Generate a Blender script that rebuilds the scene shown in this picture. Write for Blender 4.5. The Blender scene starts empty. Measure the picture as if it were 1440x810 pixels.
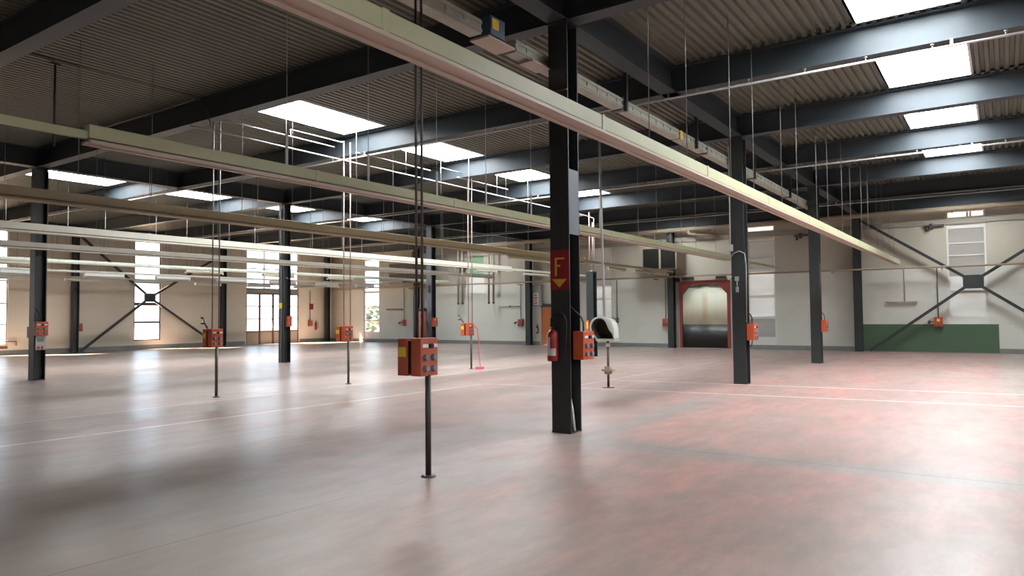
import bpy, math, random
from mathutils import Vector, Matrix
random.seed(7)
SC = bpy.context.scene
COL = SC.collection
sin, cos, pi = math.sin, math.cos, math.pi

# ------------------------------------------------------------------ materials
def mat(name, col, rough=.5, metal=0., spec=.5, noise=0., scale=4., bump=0., emit=None, coat=0.):
    m = bpy.data.materials.new(name); m.use_nodes = True
    nt = m.node_tree; N = nt.nodes; L = nt.links
    b = N['Principled BSDF']
    b.inputs['Base Color'].default_value = (*col, 1)
    b.inputs['Roughness'].default_value = rough
    b.inputs['Metallic'].default_value = metal
    b.inputs['Specular IOR Level'].default_value = spec
    b.inputs['Coat Weight'].default_value = coat
    if noise or bump:
        tc = N.new('ShaderNodeTexCoord'); nz = N.new('ShaderNodeTexNoise')
        nz.inputs['Scale'].default_value = scale; nz.inputs['Detail'].default_value = 5
        L.new(tc.outputs['Object'], nz.inputs['Vector'])
        if noise:
            mx = N.new('ShaderNodeMix'); mx.data_type = 'RGBA'
            mx.inputs[6].default_value = (*[c * (1 - noise) for c in col], 1)
            mx.inputs[7].default_value = (*[min(1, c * (1 + noise)) for c in col], 1)
            L.new(nz.outputs['Fac'], mx.inputs[0]); L.new(mx.outputs[2], b.inputs['Base Color'])
        if bump:
            bp = N.new('ShaderNodeBump'); bp.inputs['Strength'].default_value = bump
            bp.inputs['Distance'].default_value = .01
            L.new(nz.outputs['Fac'], bp.inputs['Height']); L.new(bp.outputs[0], b.inputs['Normal'])
    if emit:
        b.inputs['Emission Color'].default_value = (*emit[0], 1)
        b.inputs['Emission Strength'].default_value = emit[1]
    return m

def glass_mat(name, tint=(.95, .98, 1.), gloss=.08):
    m = bpy.data.materials.new(name); m.use_nodes = True
    nt = m.node_tree; N = nt.nodes; L = nt.links; N.clear()
    o = N.new('ShaderNodeOutputMaterial'); t = N.new('ShaderNodeBsdfTransparent'); g = N.new('ShaderNodeBsdfGlossy')
    t.inputs[0].default_value = (*tint, 1); g.inputs['Roughness'].default_value = .05
    lw = N.new('ShaderNodeLayerWeight'); lw.inputs[0].default_value = .5
    pw = N.new('ShaderNodeMath'); pw.operation = 'POWER'; L.new(lw.outputs['Facing'], pw.inputs[0]); pw.inputs[1].default_value = 5.
    f = N.new('ShaderNodeMath'); f.operation = 'MULTIPLY_ADD'; L.new(pw.outputs[0], f.inputs[0]); f.inputs[1].default_value = .9; f.inputs[2].default_value = .03
    mx = N.new('ShaderNodeMixShader'); L.new(f.outputs[0], mx.inputs[0]); L.new(t.outputs[0], mx.inputs[1])
    L.new(g.outputs[0], mx.inputs[2]); L.new(mx.outputs[0], o.inputs[0])
    return m

def translucent_mat(name, tr, df):
    m = bpy.data.materials.new(name); m.use_nodes = True
    nt = m.node_tree; N = nt.nodes; L = nt.links; N.clear()
    o = N.new('ShaderNodeOutputMaterial'); t = N.new('ShaderNodeBsdfTranslucent'); d = N.new('ShaderNodeBsdfDiffuse')
    tc = N.new('ShaderNodeTexCoord'); wv = N.new('ShaderNodeTexNoise'); wv.inputs['Scale'].default_value = 1.6
    mp = N.new('ShaderNodeMapping'); mp.inputs['Scale'].default_value = (.3, .3, 1.6)
    L.new(tc.outputs['Object'], mp.inputs[0]); L.new(mp.outputs[0], wv.inputs['Vector'])
    mc = N.new('ShaderNodeMix'); mc.data_type = 'RGBA'
    mc.inputs[6].default_value = (*[c * .7 for c in tr], 1); mc.inputs[7].default_value = (*[c * 1.3 for c in tr], 1)
    L.new(wv.outputs['Fac'], mc.inputs[0]); L.new(mc.outputs[2], t.inputs[0])
    d.inputs[0].default_value = (*df, 1)
    a = N.new('ShaderNodeAddShader'); L.new(t.outputs[0], a.inputs[0]); L.new(d.outputs[0], a.inputs[1]); L.new(a.outputs[0], o.inputs[0])
    return m

class NG:
    """small helper to write node maths"""
    def __init__(s, nt): s.nt = nt
    def m(s, op, a, b=None, c=None):
        n = s.nt.nodes.new('ShaderNodeMath'); n.operation = op
        for i, v in enumerate((a, b, c)):
            if v is None: continue
            if isinstance(v, (int, float)): n.inputs[i].default_value = v
            else: s.nt.links.new(v, n.inputs[i])
        return n.outputs[0]
    def mix(s, f, a, b):
        n = s.nt.nodes.new('ShaderNodeMix'); n.data_type = 'RGBA'
        for i, v in ((0, f), (6, a), (7, b)):
            if isinstance(v, (int, float)): n.inputs[i].default_value = v
            elif isinstance(v, tuple): n.inputs[i].default_value = (*v, 1)
            else: s.nt.links.new(v, n.inputs[i])
        return n.outputs[2]
    def step(s, x, a, b):
        n = s.nt.nodes.new('ShaderNodeMapRange'); n.interpolation_type = 'SMOOTHSTEP'
        s.nt.links.new(x, n.inputs[0]); n.inputs[1].default_value = a; n.inputs[2].default_value = b
        return n.outputs[0]
    def band(s, x, lo, hi, soft=.02):
        return s.m('MULTIPLY', s.step(x, lo - soft, lo + soft), s.step(x, hi + soft, hi - soft))
    def noise(s, vec, scale, detail=4, rough=.55, sc=(1, 1, 1)):
        mp = s.nt.nodes.new('ShaderNodeMapping'); mp.inputs['Scale'].default_value = sc
        s.nt.links.new(vec, mp.inputs[0])
        n = s.nt.nodes.new('ShaderNodeTexNoise'); n.inputs['Scale'].default_value = scale
        n.inputs['Detail'].default_value = detail; n.inputs['Roughness'].default_value = rough
        s.nt.links.new(mp.outputs[0], n.inputs['Vector'])
        return n.outputs['Fac']

def floor_mat():
    m = bpy.data.materials.new('worn_painted_concrete'); m.use_nodes = True
    nt = m.node_tree; g = NG(nt); b = nt.nodes['Principled BSDF']
    tc = nt.nodes.new('ShaderNodeTexCoord'); P = tc.outputs['Object']
    sp = nt.nodes.new('ShaderNodeSeparateXYZ'); nt.links.new(P, sp.inputs[0]); X, Y = sp.outputs[0], sp.outputs[1]
    n1 = g.noise(P, .22, 5, .6); n2 = g.noise(P, .9, 6, .65, (.6, 1.3, 1)); n3 = g.noise(P, 3.2, 9, .72, (.55, 1.5, 1)); 
    # how much red paint is left: most on the right of the hall, least at the left
    pk = g.step(Y, 19., 1.5)
    pk = g.m('ADD', g.m('MULTIPLY', pk, .75), g.m('MULTIPLY', g.m('SUBTRACT', n1, .5), 1.6))
    near = g.step(g.m('ADD', X, g.m('MULTIPLY', Y, .35)), 8.6, 3.5)
    pk = g.m('SUBTRACT', pk, g.m('MULTIPLY', near, .30))
    pk = g.m('ADD', pk, g.m('MULTIPLY', g.m('SUBTRACT', n2, .5), .9))
    pk = g.step(pk, -.15, 1.0)
    col = g.mix(n2, (.312, .245, .212), (.372, .305, .272))
    col = g.mix(pk, col, (.415, .222, .196))
    red = g.step(g.m('MULTIPLY', pk, g.m('ADD', n2, g.m('MULTIPLY', n3, .25))), .50, .80)
    col = g.mix(g.m('MULTIPLY', red, .38), col, (.44, .165, .145))
    # bare grey strips on the column lines
    wob = g.m('MULTIPLY', g.m('SUBTRACT', n2, .5), .25)
    Xw, Yw = g.m('ADD', X, wob), g.m('ADD', Y, wob)
    s1 = g.m('MULTIPLY', g.band(Xw, 7.85, 8.45, .10), g.step(Y, 5.3, 4.7))
    s2 = g.m('MULTIPLY', g.band(Yw, 4.35, 4.85, .10), g.band(X, 8.0, 13.5, .8))
    col = g.mix(g.m('MULTIPLY', g.m('MAXIMUM', s1, s2), .75), col, (.270, .258, .242))
    bare = g.m('MULTIPLY', g.step(Y, .25, .05), g.step(X, 14.5, 17.5))
    col = g.mix(g.m('MULTIPLY', bare, .8), col, (.35, .305, .25))
    n5 = g.noise(P, .75, 9, .72, (.8, 1.2, 1))
    col = g.mix(g.m('MULTIPLY', g.step(n5, .38, .62), .6), col, (.255, .208, .188))
    col = g.mix(g.m('MULTIPLY', g.step(n3, .38, .62), .52), col, (.225, .178, .160))
    # a darker brown patch at the near left
    dx, dy = g.m('SUBTRACT', X, 2.5), g.m('SUBTRACT', Y, 6.6)
    dd = g.m('SQRT', g.m('ADD', g.m('MULTIPLY', dx, dx), g.m('MULTIPLY', dy, g.m('MULTIPLY', dy, .6))))
    bp_ = g.step(g.m('ADD', dd, g.m('MULTIPLY', g.m('SUBTRACT', n5, .5), 3.)), 3.4, 1.2)
    col = g.mix(g.m('MULTIPLY', bp_, .62), col, (.150, .112, .085))
    # dark marks
    # worn white lines
    def line(d, w, rng, amt):
        return g.m('MULTIPLY', g.m('MULTIPLY', g.band(d, -w, w, .012), rng), amt)
    worn = g.step(n3, .35, .55)
    l1 = line(g.m('SUBTRACT', Y, 12.72), .035, g.band(X, -2, 24, .3), .65)
    l2 = line(g.m('SUBTRACT', g.m('ADD', Y, g.m('MULTIPLY', X, .039)), 10.73), .04, g.band(X, -2, 13.6, .1), .8)
    l3 = line(g.m('SUBTRACT', g.m('ADD', X, g.m('MULTIPLY', Y, .117)), 14.86), .045, g.band(Y, -8, 10.2, .1), .8)
    l4 = line(g.m('SUBTRACT', g.m('ADD', X, g.m('MULTIPLY', Y, .122)), 17.0), .05, g.band(Y, -8, 8.2, .5), .85)
    l5 = line(g.m('SUBTRACT', Y, 8.1), .04, g.band(X, 14.0, 24, .3), .5)
    ln = g.m('MAXIMUM', g.m('MAXIMUM', g.m('MAXIMUM', l1, l2), g.m('MAXIMUM', l3, l4)), l5)
    ln = g.m('MULTIPLY', ln, g.m('ADD', .35, g.m('MULTIPLY', worn, .65)))
    col = g.mix(ln, col, (.72, .68, .62))
    # joints
    j = g.m('MULTIPLY', g.band(g.m('SUBTRACT', g.m('ADD', Y, g.m('MULTIPLY', X, .045)), 5.10), -.007, .007, .004), g.step(X, 6.4, 3.0))
    j2 = g.m('MULTIPLY', g.band(X, 8.17, 8.20, .01), g.band(Y, -6, 3.6, .5))
    col = g.mix(g.m('MULTIPLY', j, .85), col, (.06, .06, .055))
    col = g.mix(g.m('MULTIPLY', j2, .6), col, (.12, .10, .09))
    nt.links.new(col, b.inputs['Base Color'])
    r = g.m('ADD', g.m('ADD', .283, g.m('MULTIPLY', g.step(Y, 9., 3.), .10)), g.m('MULTIPLY', g.step(n2, .4, .7), .10))
    nt.links.new(r, b.inputs['Roughness'])
    b.inputs['Specular IOR Level'].default_value = .30
    bp = nt.nodes.new('ShaderNodeBump'); bp.inputs['Strength'].default_value = .10; bp.inputs['Distance'].default_value = .02
    hb = g.m('ADD', g.noise(P, 2.2, 3, .5), g.m('MULTIPLY', n3, .4))
    nt.links.new(hb, bp.inputs['Height']); nt.links.new(bp.outputs[0], b.inputs['Normal'])
    return m

def wall_mat(name, low, high, zc=3.38, dirt=.12):
    m = bpy.data.materials.new(name); m.use_nodes = True
    nt = m.node_tree; g = NG(nt); b = nt.nodes['Principled BSDF']
    tc = nt.nodes.new('ShaderNodeTexCoord'); P = tc.outputs['Object']
    sp = nt.nodes.new('ShaderNodeSeparateXYZ'); nt.links.new(P, sp.inputs[0])
    z = sp.outputs[2]
    col = g.mix(g.step(z, zc - .03, zc + .03), low, high)
    n = g.noise(P, .6, 5, .6)
    col = g.mix(g.m('MULTIPLY', g.step(n, .4, .75), dirt), col, tuple(c * .45 for c in high))
    hz = g.m('FRACT', g.m('DIVIDE', z, 1.12))
    col = g.mix(g.m('MULTIPLY', g.band(hz, .0, .012, .004), .25), col, tuple(c * .5 for c in low))
    nt.links.new(col, b.inputs['Base Color']); b.inputs['Roughness'].default_value = .62
    b.inputs['Specular IOR Level'].default_value = .25
    return m

def ext_mat(): return mat('extinguisher_red', (.30, .008, .012), .28, coat=.4)

M = dict(
    floor=floor_mat(),
    wall=wall_mat('painted_panels', (.61, .615, .555), (.455, .42, .345)),
    wall_left=wall_mat('painted_panels_left', (.74, .695, .60), (.66, .61, .51), 3.6),
    deck=mat('profiled_deck', (.118, .124, .098), .55, noise=.18, scale=1.2),
    steel=mat('black_steel', (.028, .033, .034), .42, noise=.25, scale=3, spec=.5),
    steel_roof=mat('roof_steel_paint', (.040, .050, .058), .50, spec=.3, noise=.2, scale=1.5),
    steel_grey=mat('blue_grey_steel', (.11, .125, .15), .45, noise=.2, scale=3),
    cream=mat('yellowed_cream_enamel', (.365, .37, .225), .48, noise=.12, scale=2.5),
    cream_brown=mat('brown_lit_cream_enamel', (.37, .315, .20), .42, noise=.12, scale=2.5),  # trunk cream again, with the brownish light put into its colour
    cream_white=mat('white_enamel', (.72, .70, .60), .40, noise=.08, scale=2.5),
    cream_dark=mat('trunk_groove', (.17, .11, .085), .6),
    lip=mat('trunk_lip', (.44, .36, .29), .45, noise=.12, scale=3),
    bus=mat('busbar_grey_green', (.34, .355, .30), .5, noise=.25, scale=6),
    galv=mat('galvanised', (.20, .20, .19), .5, metal=.2, noise=.15, scale=9),
    pipe_white=mat('white_pipe_paint', (.40, .40, .39), .4),
    pipe_dark=mat('dark_conduit', (.070, .060, .050), .45),
    post_dark=mat('dark_post_paint', (.030, .022, .022), .45),
    pipe_brown=mat('brown_post_paint', (.11, .055, .045), .45),
    pipe_pink=mat('old_pink_pipe', (.33, .23, .20), .5),
    insul=mat('pipe_insulation', (.30, .24, .165), .7, noise=.12, scale=3),
    orange_old=mat('faded_box_orange', (.47, .105, .058), .45, noise=.2, scale=7), orange=mat('socket_box_orange', (.52, .095, .038), .42, noise=.12, scale=7),
    orange_dark=mat('socket_box_red', (.42, .065, .045), .42, noise=.12, scale=7),
    orange_door=mat('orange_door', (.52, .165, .05), .5, noise=.12, scale=2),
    yellow=mat('yellow_sticker', (.80, .56, .05), .5),
    socket=mat('socket_grey', (.16, .155, .15), .5),
    socket_blue=mat('socket_lid_blue', (.20, .21, .24), .4),
    black=mat('black_rubber', (.012, .012, .013), .5),
    white=mat('white_plastic', (.78, .77, .74), .4),
    red=ext_mat(),
    signred=mat('sign_red', (.235, .012, .016), .45),
    signyel=mat('sign_yellow', (.62, .36, .03), .5),
    framered=mat('red_frame_paint', (.26, .045, .035), .5, noise=.15, scale=4),
    pvc=None, rubber=mat('black_rubber_apron', (.020, .022, .020), .42, noise=.3, scale=2),
    green=None, grey=mat('grey_skirting', (.20, .20, .195), .6, noise=.15, scale=3),
    trim=mat('grey_trim', (.30, .275, .225), .6, noise=.15, scale=2),
    frame_white=mat('white_window_frame', (.66, .66, .62), .45),
    frame_dark=mat('aubergine_frame', (.12, .07, .09), .5),
    heater_dark=mat('heater_grille', (.014, .014, .012), .8, spec=.1),
    heater=mat('heater_casing', (.22, .19, .14), .55, noise=.15, scale=3),
    heater_brown=mat('heater_slats_brown', (.09, .06, .045), .55),
    hood=mat('hood_white_shell', (.56, .56, .53), .40, noise=.08, scale=4),
    foam=mat('hood_dark_foam', (.065, .056, .038), .85),
    hose=mat('red_hose', (.52, .08, .09), .45),
    blue=mat('blue_box', (.05, .10, .17), .45),
    rust=mat('rust_red_paint', (.22, .06, .04), .5, noise=.15, scale=5),
    curb=mat('rooflight_curb', (.70, .72, .74), .5),
    paper=mat('notice_paper', (.66, .64, .60), .6), teal=mat('notice_teal', (.16, .27, .26), .6),
    pinkink=mat('faded_red_ink', (.55, .12, .13), .6),
    panel_grey=mat('grey_cabinet', (.27, .275, .26), .5),
    glass=glass_mat('clear_glass'),
    milky=translucent_mat('milky_sheet', (.15, .15, .145), (.25, .25, .24)),
    milky_low=translucent_mat('milky_sheet_clean', (.27, .29, .30), (.34, .34, .32)),
    milky_green=translucent_mat('green_sheet', (.08, .14, .09), (.20, .27, .20)),
    bright=translucent_mat('thin_white_sheet', (.55, .56, .55), (.3, .3, .3)),
    skylight=mat('daylit_dome', (.8, .85, .9), .4, emit=((.945, .985, 1.0), 40.0)),
    asphalt=mat('yard_paving', (.42, .36, .29), .8, noise=.15, scale=.5),
    leaf=mat('hedge_leaves', (.10, .13, .09), .7, noise=.4, scale=3),
)

def pvc_mat():
    m = bpy.data.materials.new('cream_pvc_sheet'); m.use_nodes = True
    nt = m.node_tree; g = NG(nt); b = nt.nodes['Principled BSDF']
    tc = nt.nodes.new('ShaderNodeTexCoord'); P = tc.outputs['Object']
    sp = nt.nodes.new('ShaderNodeSeparateXYZ'); nt.links.new(P, sp.inputs[0]); Y, Z = sp.outputs[1], sp.outputs[2]
    n = g.noise(P, 2.5, 5, .6, (1, 1, .5)); 
    d = g.m('ABSOLUTE', Y)
    st = g.m('MULTIPLY', g.step(g.m('ADD', d, g.m('MULTIPLY', n, .18)), .30, .12), g.step(Z, 2.75, 2.3))
    st2 = g.m('MULTIPLY', g.step(Z, 1.5, 1.1), g.step(g.m('ADD', d, g.m('MULTIPLY', n, .5)), .8, .3))
    col = g.mix(g.m('MULTIPLY', g.step(n, .35, .7), .35), (.90, .92, .74), (.74, .78, .58))
    col = g.mix(g.m('MULTIPLY', g.m('MAXIMUM', st, st2), .45), col, (.60, .40, .12))
    nt.links.new(col, b.inputs['Base Color']); b.inputs['Roughness'].default_value = .35
    return m
M['pvc'] = pvc_mat()
def green_mat():
    m = bpy.data.materials.new('green_boarding'); m.use_nodes = True
    nt = m.node_tree; g = NG(nt); b = nt.nodes['Principled BSDF']
    tc = nt.nodes.new('ShaderNodeTexCoord'); P = tc.outputs['Object']
    sp = nt.nodes.new('ShaderNodeSeparateXYZ'); nt.links.new(P, sp.inputs[0]); Y = sp.outputs[1]
    n = g.noise(P, 1.1, 5, .6)
    col = g.mix(g.step(g.m('ADD', Y, g.m('MULTIPLY', n, .5)), 3.15, 2.55), (.058, .20, .075), (.080, .130, .082))
    nt.links.new(col, b.inputs['Base Color']); b.inputs['Roughness'].default_value = .6; b.inputs['Specular IOR Level'].default_value = .15
    return m
M['green'] = green_mat()

# ------------------------------------------------------------------ mesh helper
class MB:
    def __init__(s): s.v = []; s.f = []; s.sm = []; s.mi = []; s.cur = 0
    def _add(s, vs, fs, sm=False):
        b = len(s.v); s.v += [tuple(p) for p in vs]
        for k, f in enumerate(fs):
            s.f.append(tuple(b + i for i in f)); s.sm.append(sm if isinstance(sm, bool) else sm[k]); s.mi.append(s.cur)
        return s
    def mslot(s, i): s.cur = i; return s
    def box(s, x0, x1, y0, y1, z0, z1):
        vs = [(x, y, z) for x in (x0, x1) for y in (y0, y1) for z in (z0, z1)]
        return s._add(vs, [(0, 1, 3, 2), (4, 6, 7, 5), (0, 4, 5, 1), (2, 3, 7, 6), (0, 2, 6, 4), (1, 5, 7, 3)])
    def cbox(s, c, d): return s.box(c[0]-d[0]/2, c[0]+d[0]/2, c[1]-d[1]/2, c[1]+d[1]/2, c[2]-d[2]/2, c[2]+d[2]/2)
    def bar(s, p0, p1, w, h, up=(0, 0, 1)):
        p0, p1 = Vector(p0), Vector(p1); d = (p1 - p0).normalized()
        r = d.cross(Vector(up)); r = r.normalized() if r.length > 1e-6 else Vector((1, 0, 0)); u = r.cross(d)
        vs = [p + r * a * w / 2 + u * b * h / 2 for p in (p0, p1) for a, b in ((-1, -1), (1, -1), (1, 1), (-1, 1))]
        return s._add(vs, [(3, 2, 1, 0), (4, 5, 6, 7), (0, 1, 5, 4), (1, 2, 6, 5), (2, 3, 7, 6), (3, 0, 4, 7)])
    def tube(s, pts, r, n=10, rads=None):
        pts = [Vector(p) for p in pts]; k = len(pts); rings = []
        u = None
        for i, p in enumerate(pts):
            a = (pts[i] - pts[i-1]).normalized() if i else None
            b = (pts[i+1] - pts[i]).normalized() if i < k-1 else None
            d = (a + b).normalized() if a and b else (a or b)
            if u is None:
                u = d.cross(Vector((0, 0, 1)));  u = u if u.length > 1e-3 else d.cross(Vector((0, 1, 0)))
            u = (u - d * u.dot(d)).normalized(); w = d.cross(u)
            sc = 1.0
            if a and b:
                c = max(.5, (1 + a.dot(b)) / 2) ** .5; sc = 1 / c
            rr = (rads[i] if rads else r)
            rings.append([p + (u * cos(2*pi*j/n) + w * sin(2*pi*j/n)) * rr for j in range(n)])
        vs = [v for rg in rings for v in rg]; fs = []; sm = []
        for i in range(k-1):
            for j in range(n):
                fs.append((i*n+j, i*n+(j+1) % n, (i+1)*n+(j+1) % n, (i+1)*n+j)); sm.append(True)
        fs.append(tuple(range(n))[::-1]); fs.append(tuple((k-1)*n+j for j in range(n))); sm += [False, False]
        return s._add(vs, fs, sm)
    def cyl(s, p0, p1, r, n=12, r2=None): return s.tube([p0, p1], r, n, [r, r if r2 is None else r2])
    def prism(s, poly, axis, a0, a1):
        def P(u, v, a): return {'x': (a, u, v), 'y': (u, a, v), 'z': (u, v, a)}[axis]
        n = len(poly); vs = [P(u, v, a0) for u, v in poly] + [P(u, v, a1) for u, v in poly]
        fs = [(i, (i+1) % n, n+(i+1) % n, n+i) for i in range(n)] + [tuple(range(n))[::-1], tuple(range(n, 2*n))]
        return s._add(vs, fs)
    def lathe(s, c, prof, n=20):
        vs = []; fs = []; sm = []
        for r, z in prof:
            vs += [(c[0] + r*cos(2*pi*j/n), c[1] + r*sin(2*pi*j/n), c[2] + z) for j in range(n)]
        for i in range(len(prof)-1):
            for j in range(n): fs.append((i*n+j, i*n+(j+1) % n, (i+1)*n+(j+1) % n, (i+1)*n+j)); sm.append(True)
        fs.append(tuple(range(n))[::-1]); fs.append(tuple((len(prof)-1)*n+j for j in range(n))); sm += [False, False]
        return s._add(vs, fs, sm)
    def rot(s, ang, c, start=0):
        R = Matrix.Rotation(ang, 3, 'Z'); c = Vector(c)
        for i in range(start, len(s.v)): s.v[i] = tuple(R @ (Vector(s.v[i]) - c) + c)
        return s
    def build(s, name, m, parent=None, bevel=0., origin=None):
        off = Vector((0, 0, 0))
        if parent is not None: off = acc(parent)
        elif origin is not None: off = Vector(origin)
        me = bpy.data.meshes.new(name)
        me.from_pydata([tuple(Vector(p) - off) for p in s.v], [], s.f); 
        for p, q, k in zip(me.polygons, s.sm, s.mi): p.use_smooth = q; p.material_index = k
        for mm in (m if isinstance(m, (list, tuple)) else [m]):
            me.materials.append(M[mm] if isinstance(mm, str) else mm)
        me.validate(); me.update()
        import bmesh
        bm = bmesh.new(); bm.from_mesh(me); bmesh.ops.recalc_face_normals(bm, faces=bm.faces); bm.to_mesh(me); bm.free()
        o = bpy.data.objects.new(name, me); COL.objects.link(o)
        if parent is not None: o.parent = parent
        elif origin is not None: o.location = origin
        if bevel:
            b = o.modifiers.new('edge', 'BEVEL'); b.width = bevel; b.segments = 2; b.limit_method = 'ANGLE'
        return o

def acc(o):
    v = Vector((0, 0, 0))
    while o is not None: v += Vector(o.location); o = o.parent
    return v
def tag(o, label, cat, group=None):
    o['label'] = label; o['category'] = cat; o['kind'] = 'thing'
    if group: o['group'] = group
    return o
def thing(name, loc, label, cat, group=None):
    o = bpy.data.objects.new(name, None); COL.objects.link(o); o.location = loc; o.empty_display_size = .2
    return tag(o, label, cat, group)
def struct(name, mb, m, **k):
    o = mb.build(name, m, **k); o['kind'] = 'structure'; return o
def sroot(name, loc, label=None, cat=None):
    o = bpy.data.objects.new(name, None); COL.objects.link(o); o.location = loc; o['kind'] = 'structure'
    if label: o['label'] = label; o['category'] = cat
    return o
def lab(o, text): o['label'] = text; return o
def B(x0, x1, y0, y1, z0, z1): return MB().box(x0, x1, y0, y1, z0, z1)

# ------------------------------------------------------------------ layout
XB, XW = -8.0, 33.0          # back wall, far wall
YR, YL = -14.0, 37.5         # right wall, left wall
GX = [.64 + 8*i for i in range(-1, 4)]
YC, YM, YQ = 5.035, 13.2, 21.38
SOF, DK = 5.70, 6.20         # underside of the beams, underside of the deck

struct('floor', B(XB-.3, XW+.3, YR-.3, YL+.3, -.15, 0), 'floor')

def holed(axis, f0, f1, a0, a1, z0, z1, holes):
    As = sorted({a0, a1, *[h[0] for h in holes], *[h[1] for h in holes]})
    mb = MB()
    for i in range(len(As)-1):
        u0, u1 = As[i], As[i+1]; zs = sorted([(h[2], h[3]) for h in holes if h[0] <= u0 + 1e-6 and h[1] >= u1 - 1e-6])
        z = z0
        for lo, hi in zs + [(z1, z1)]:
            if lo > z + 1e-6:
                if axis == 'x': mb.box(u0, u1, f0, f1, z, lo)
                else: mb.box(f0, f1, u0, u1, z, lo)
            z = max(z, hi)
    return mb
HL = [(5.0, 6.4, .46, 5.85), (-1.2, .3, .46, 5.85), (12.4, 13.92, .46, 5.85), (19.68, 21.12, .46, 5.85), (26.4, 30.26, 0., 5.92)]
HF = [(8.42, 9.66, .15, 5.58), (.54, 1.84, 1.15, 5.58), (16.5, 17.86, 1.5, 5.3), (24.62, 25.80, 2.93, 5.4), (33.03, 34.42, .11, 5.3),
      (10.46, 12.90, 0., 3.16), (19.9, 20.76, 0., 2.06)]
struct('wall_left', holed('x', YL, YL+.22, XB-.3, XW+.22, 0, 6.5, HL), 'wall_left')
struct('wall_far', holed('y', XW, XW+.22, YR-.3, YL, 0, 6.5, HF), 'wall')
struct('wall_back', B(XB-.22, XB, YR-.3, YL, 0, 6.5), 'wall')
struct('wall_right', B(XB, XW, YR-.22, YR, 0, 6.5), 'wall')
# skirtings, cut where doors stand
bf = MB()
for a, b in ((YR, 10.2), (13.05, 19.8), (20.86, YL)): bf.box(XW-.025, XW, a, b, 0, .19)
struct('baseboard_far', bf, 'grey')
bl = MB()
for a, b in ((XB, 26.3), (30.36, XW)): bl.box(a, b, YL-.025, YL, 0, .22)
struct('baseboard_left', bl, 'grey')
struct('trim_1', B(XW-.06, XW, YR, 32.8, 5.06, 5.27), 'trim')
struct('trim_2', B(XB, XW-.1, YL-.05, YL, 5.93, 6.12), 'trim')

# ------------------------------------------------------------------ roof
SKY_Y = [-10.7, 1.12, 12.9, 24.75]
SKY_BAYS = [8.64, 12.64, 16.64, 20.64, 28.64]  # the last bay's rooflights are added, hidden from view, to light the far wall
SKY = [(x, y) for x in SKY_BAYS for y in SKY_Y] + [(-3.36, 1.12), (-3.36, -10.7), (.64, -10.7), (4.64, -10.7)]  # the extras listed here are unseen, added to fill the foreground with light
SX0, SW = .95, .70
def sx1(b): return 2.45 if b > 28 else 3.72
def deck():
    mb = MB(); pt = .15
    def profile(y0, y1):
        n = max(1, round((y1 - y0) / pt)); w = (y1 - y0) / n; out = []
        for i in range(n):
            y = y0 + i * w
            out += [(y, DK), (y + .38*w, DK), (y + .5*w, DK+.045), (y + .88*w, DK+.045)]
        return out + [(y1, DK)]
    def strip(x0, x1, y0, y1):
        pr = profile(y0, y1); n = len(pr)
        mb._add([(x0, y, z) for y, z in pr] + [(x1, y, z) for y, z in pr], [(i, i+1, n+i+1, n+i) for i in range(n-1)])
        mb._add([(x0, y0, DK+.12), (x1, y0, DK+.12), (x1, y1, DK+.12), (x0, y1, DK+.12)], [(0, 1, 2, 3)])
    x = XB
    bays = [-7.36 + 4*i for i in range(11)]
    strip(XB-.2, bays[0], YR-.2, YL+.2)
    for b in bays:
        e = min(b + 4, XW + .2)
        ys = sorted(y for xx, y in SKY if abs(xx - b) < .01)
        if not ys: strip(b, e, YR-.2, YL+.2); continue
        SX1 = sx1(b)
        strip(b, b+SX0, YR-.2, YL+.2); strip(b+SX1, e, YR-.2, YL+.2)
        y = YR-.2
        for c in ys + [None]:
            hi = c - SW if c is not None else YL+.2
            strip(b+SX0, b+SX1, y, hi)
            if c is not None: y = c + SW
    return mb
struct('ceiling', deck(), 'deck')

for i, (bx, cy) in enumerate(SKY):
    x0, x1, y0, y1 = bx+SX0, bx+sx1(bx), cy-SW, cy+SW
    r = sroot('window_%d' % (i + 9), ((x0+x1)/2, cy, DK))
    c = MB(); t = .04
    c.box(x0, x1, y0-t, y0, DK, DK+.30).box(x0, x1, y1, y1+t, DK, DK+.30).box(x0-t, x0, y0-t, y1+t, DK, DK+.30).box(x1, x1+t, y0-t, y1+t, DK, DK+.30)
    c.build('curb', 'curb', r)
    # shallow dome
    d = MB(); nx, ny = 10, 6
    vs = [(x0 + (x1-x0)*a/nx, y0 + (y1-y0)*b/ny, DK+.24 + .10*sin(pi*a/nx)**.6*sin(pi*b/ny)**.6 if 0 < a < nx and 0 < b < ny else DK+.24) for a in range(nx+1) for b in range(ny+1)]
    d._add(vs, [(a*(ny+1)+b, (a+1)*(ny+1)+b, (a+1)*(ny+1)+b+1, a*(ny+1)+b+1) for a in range(nx) for b in range(ny)], True)
    d.build('pane', 'skylight', r)

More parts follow.
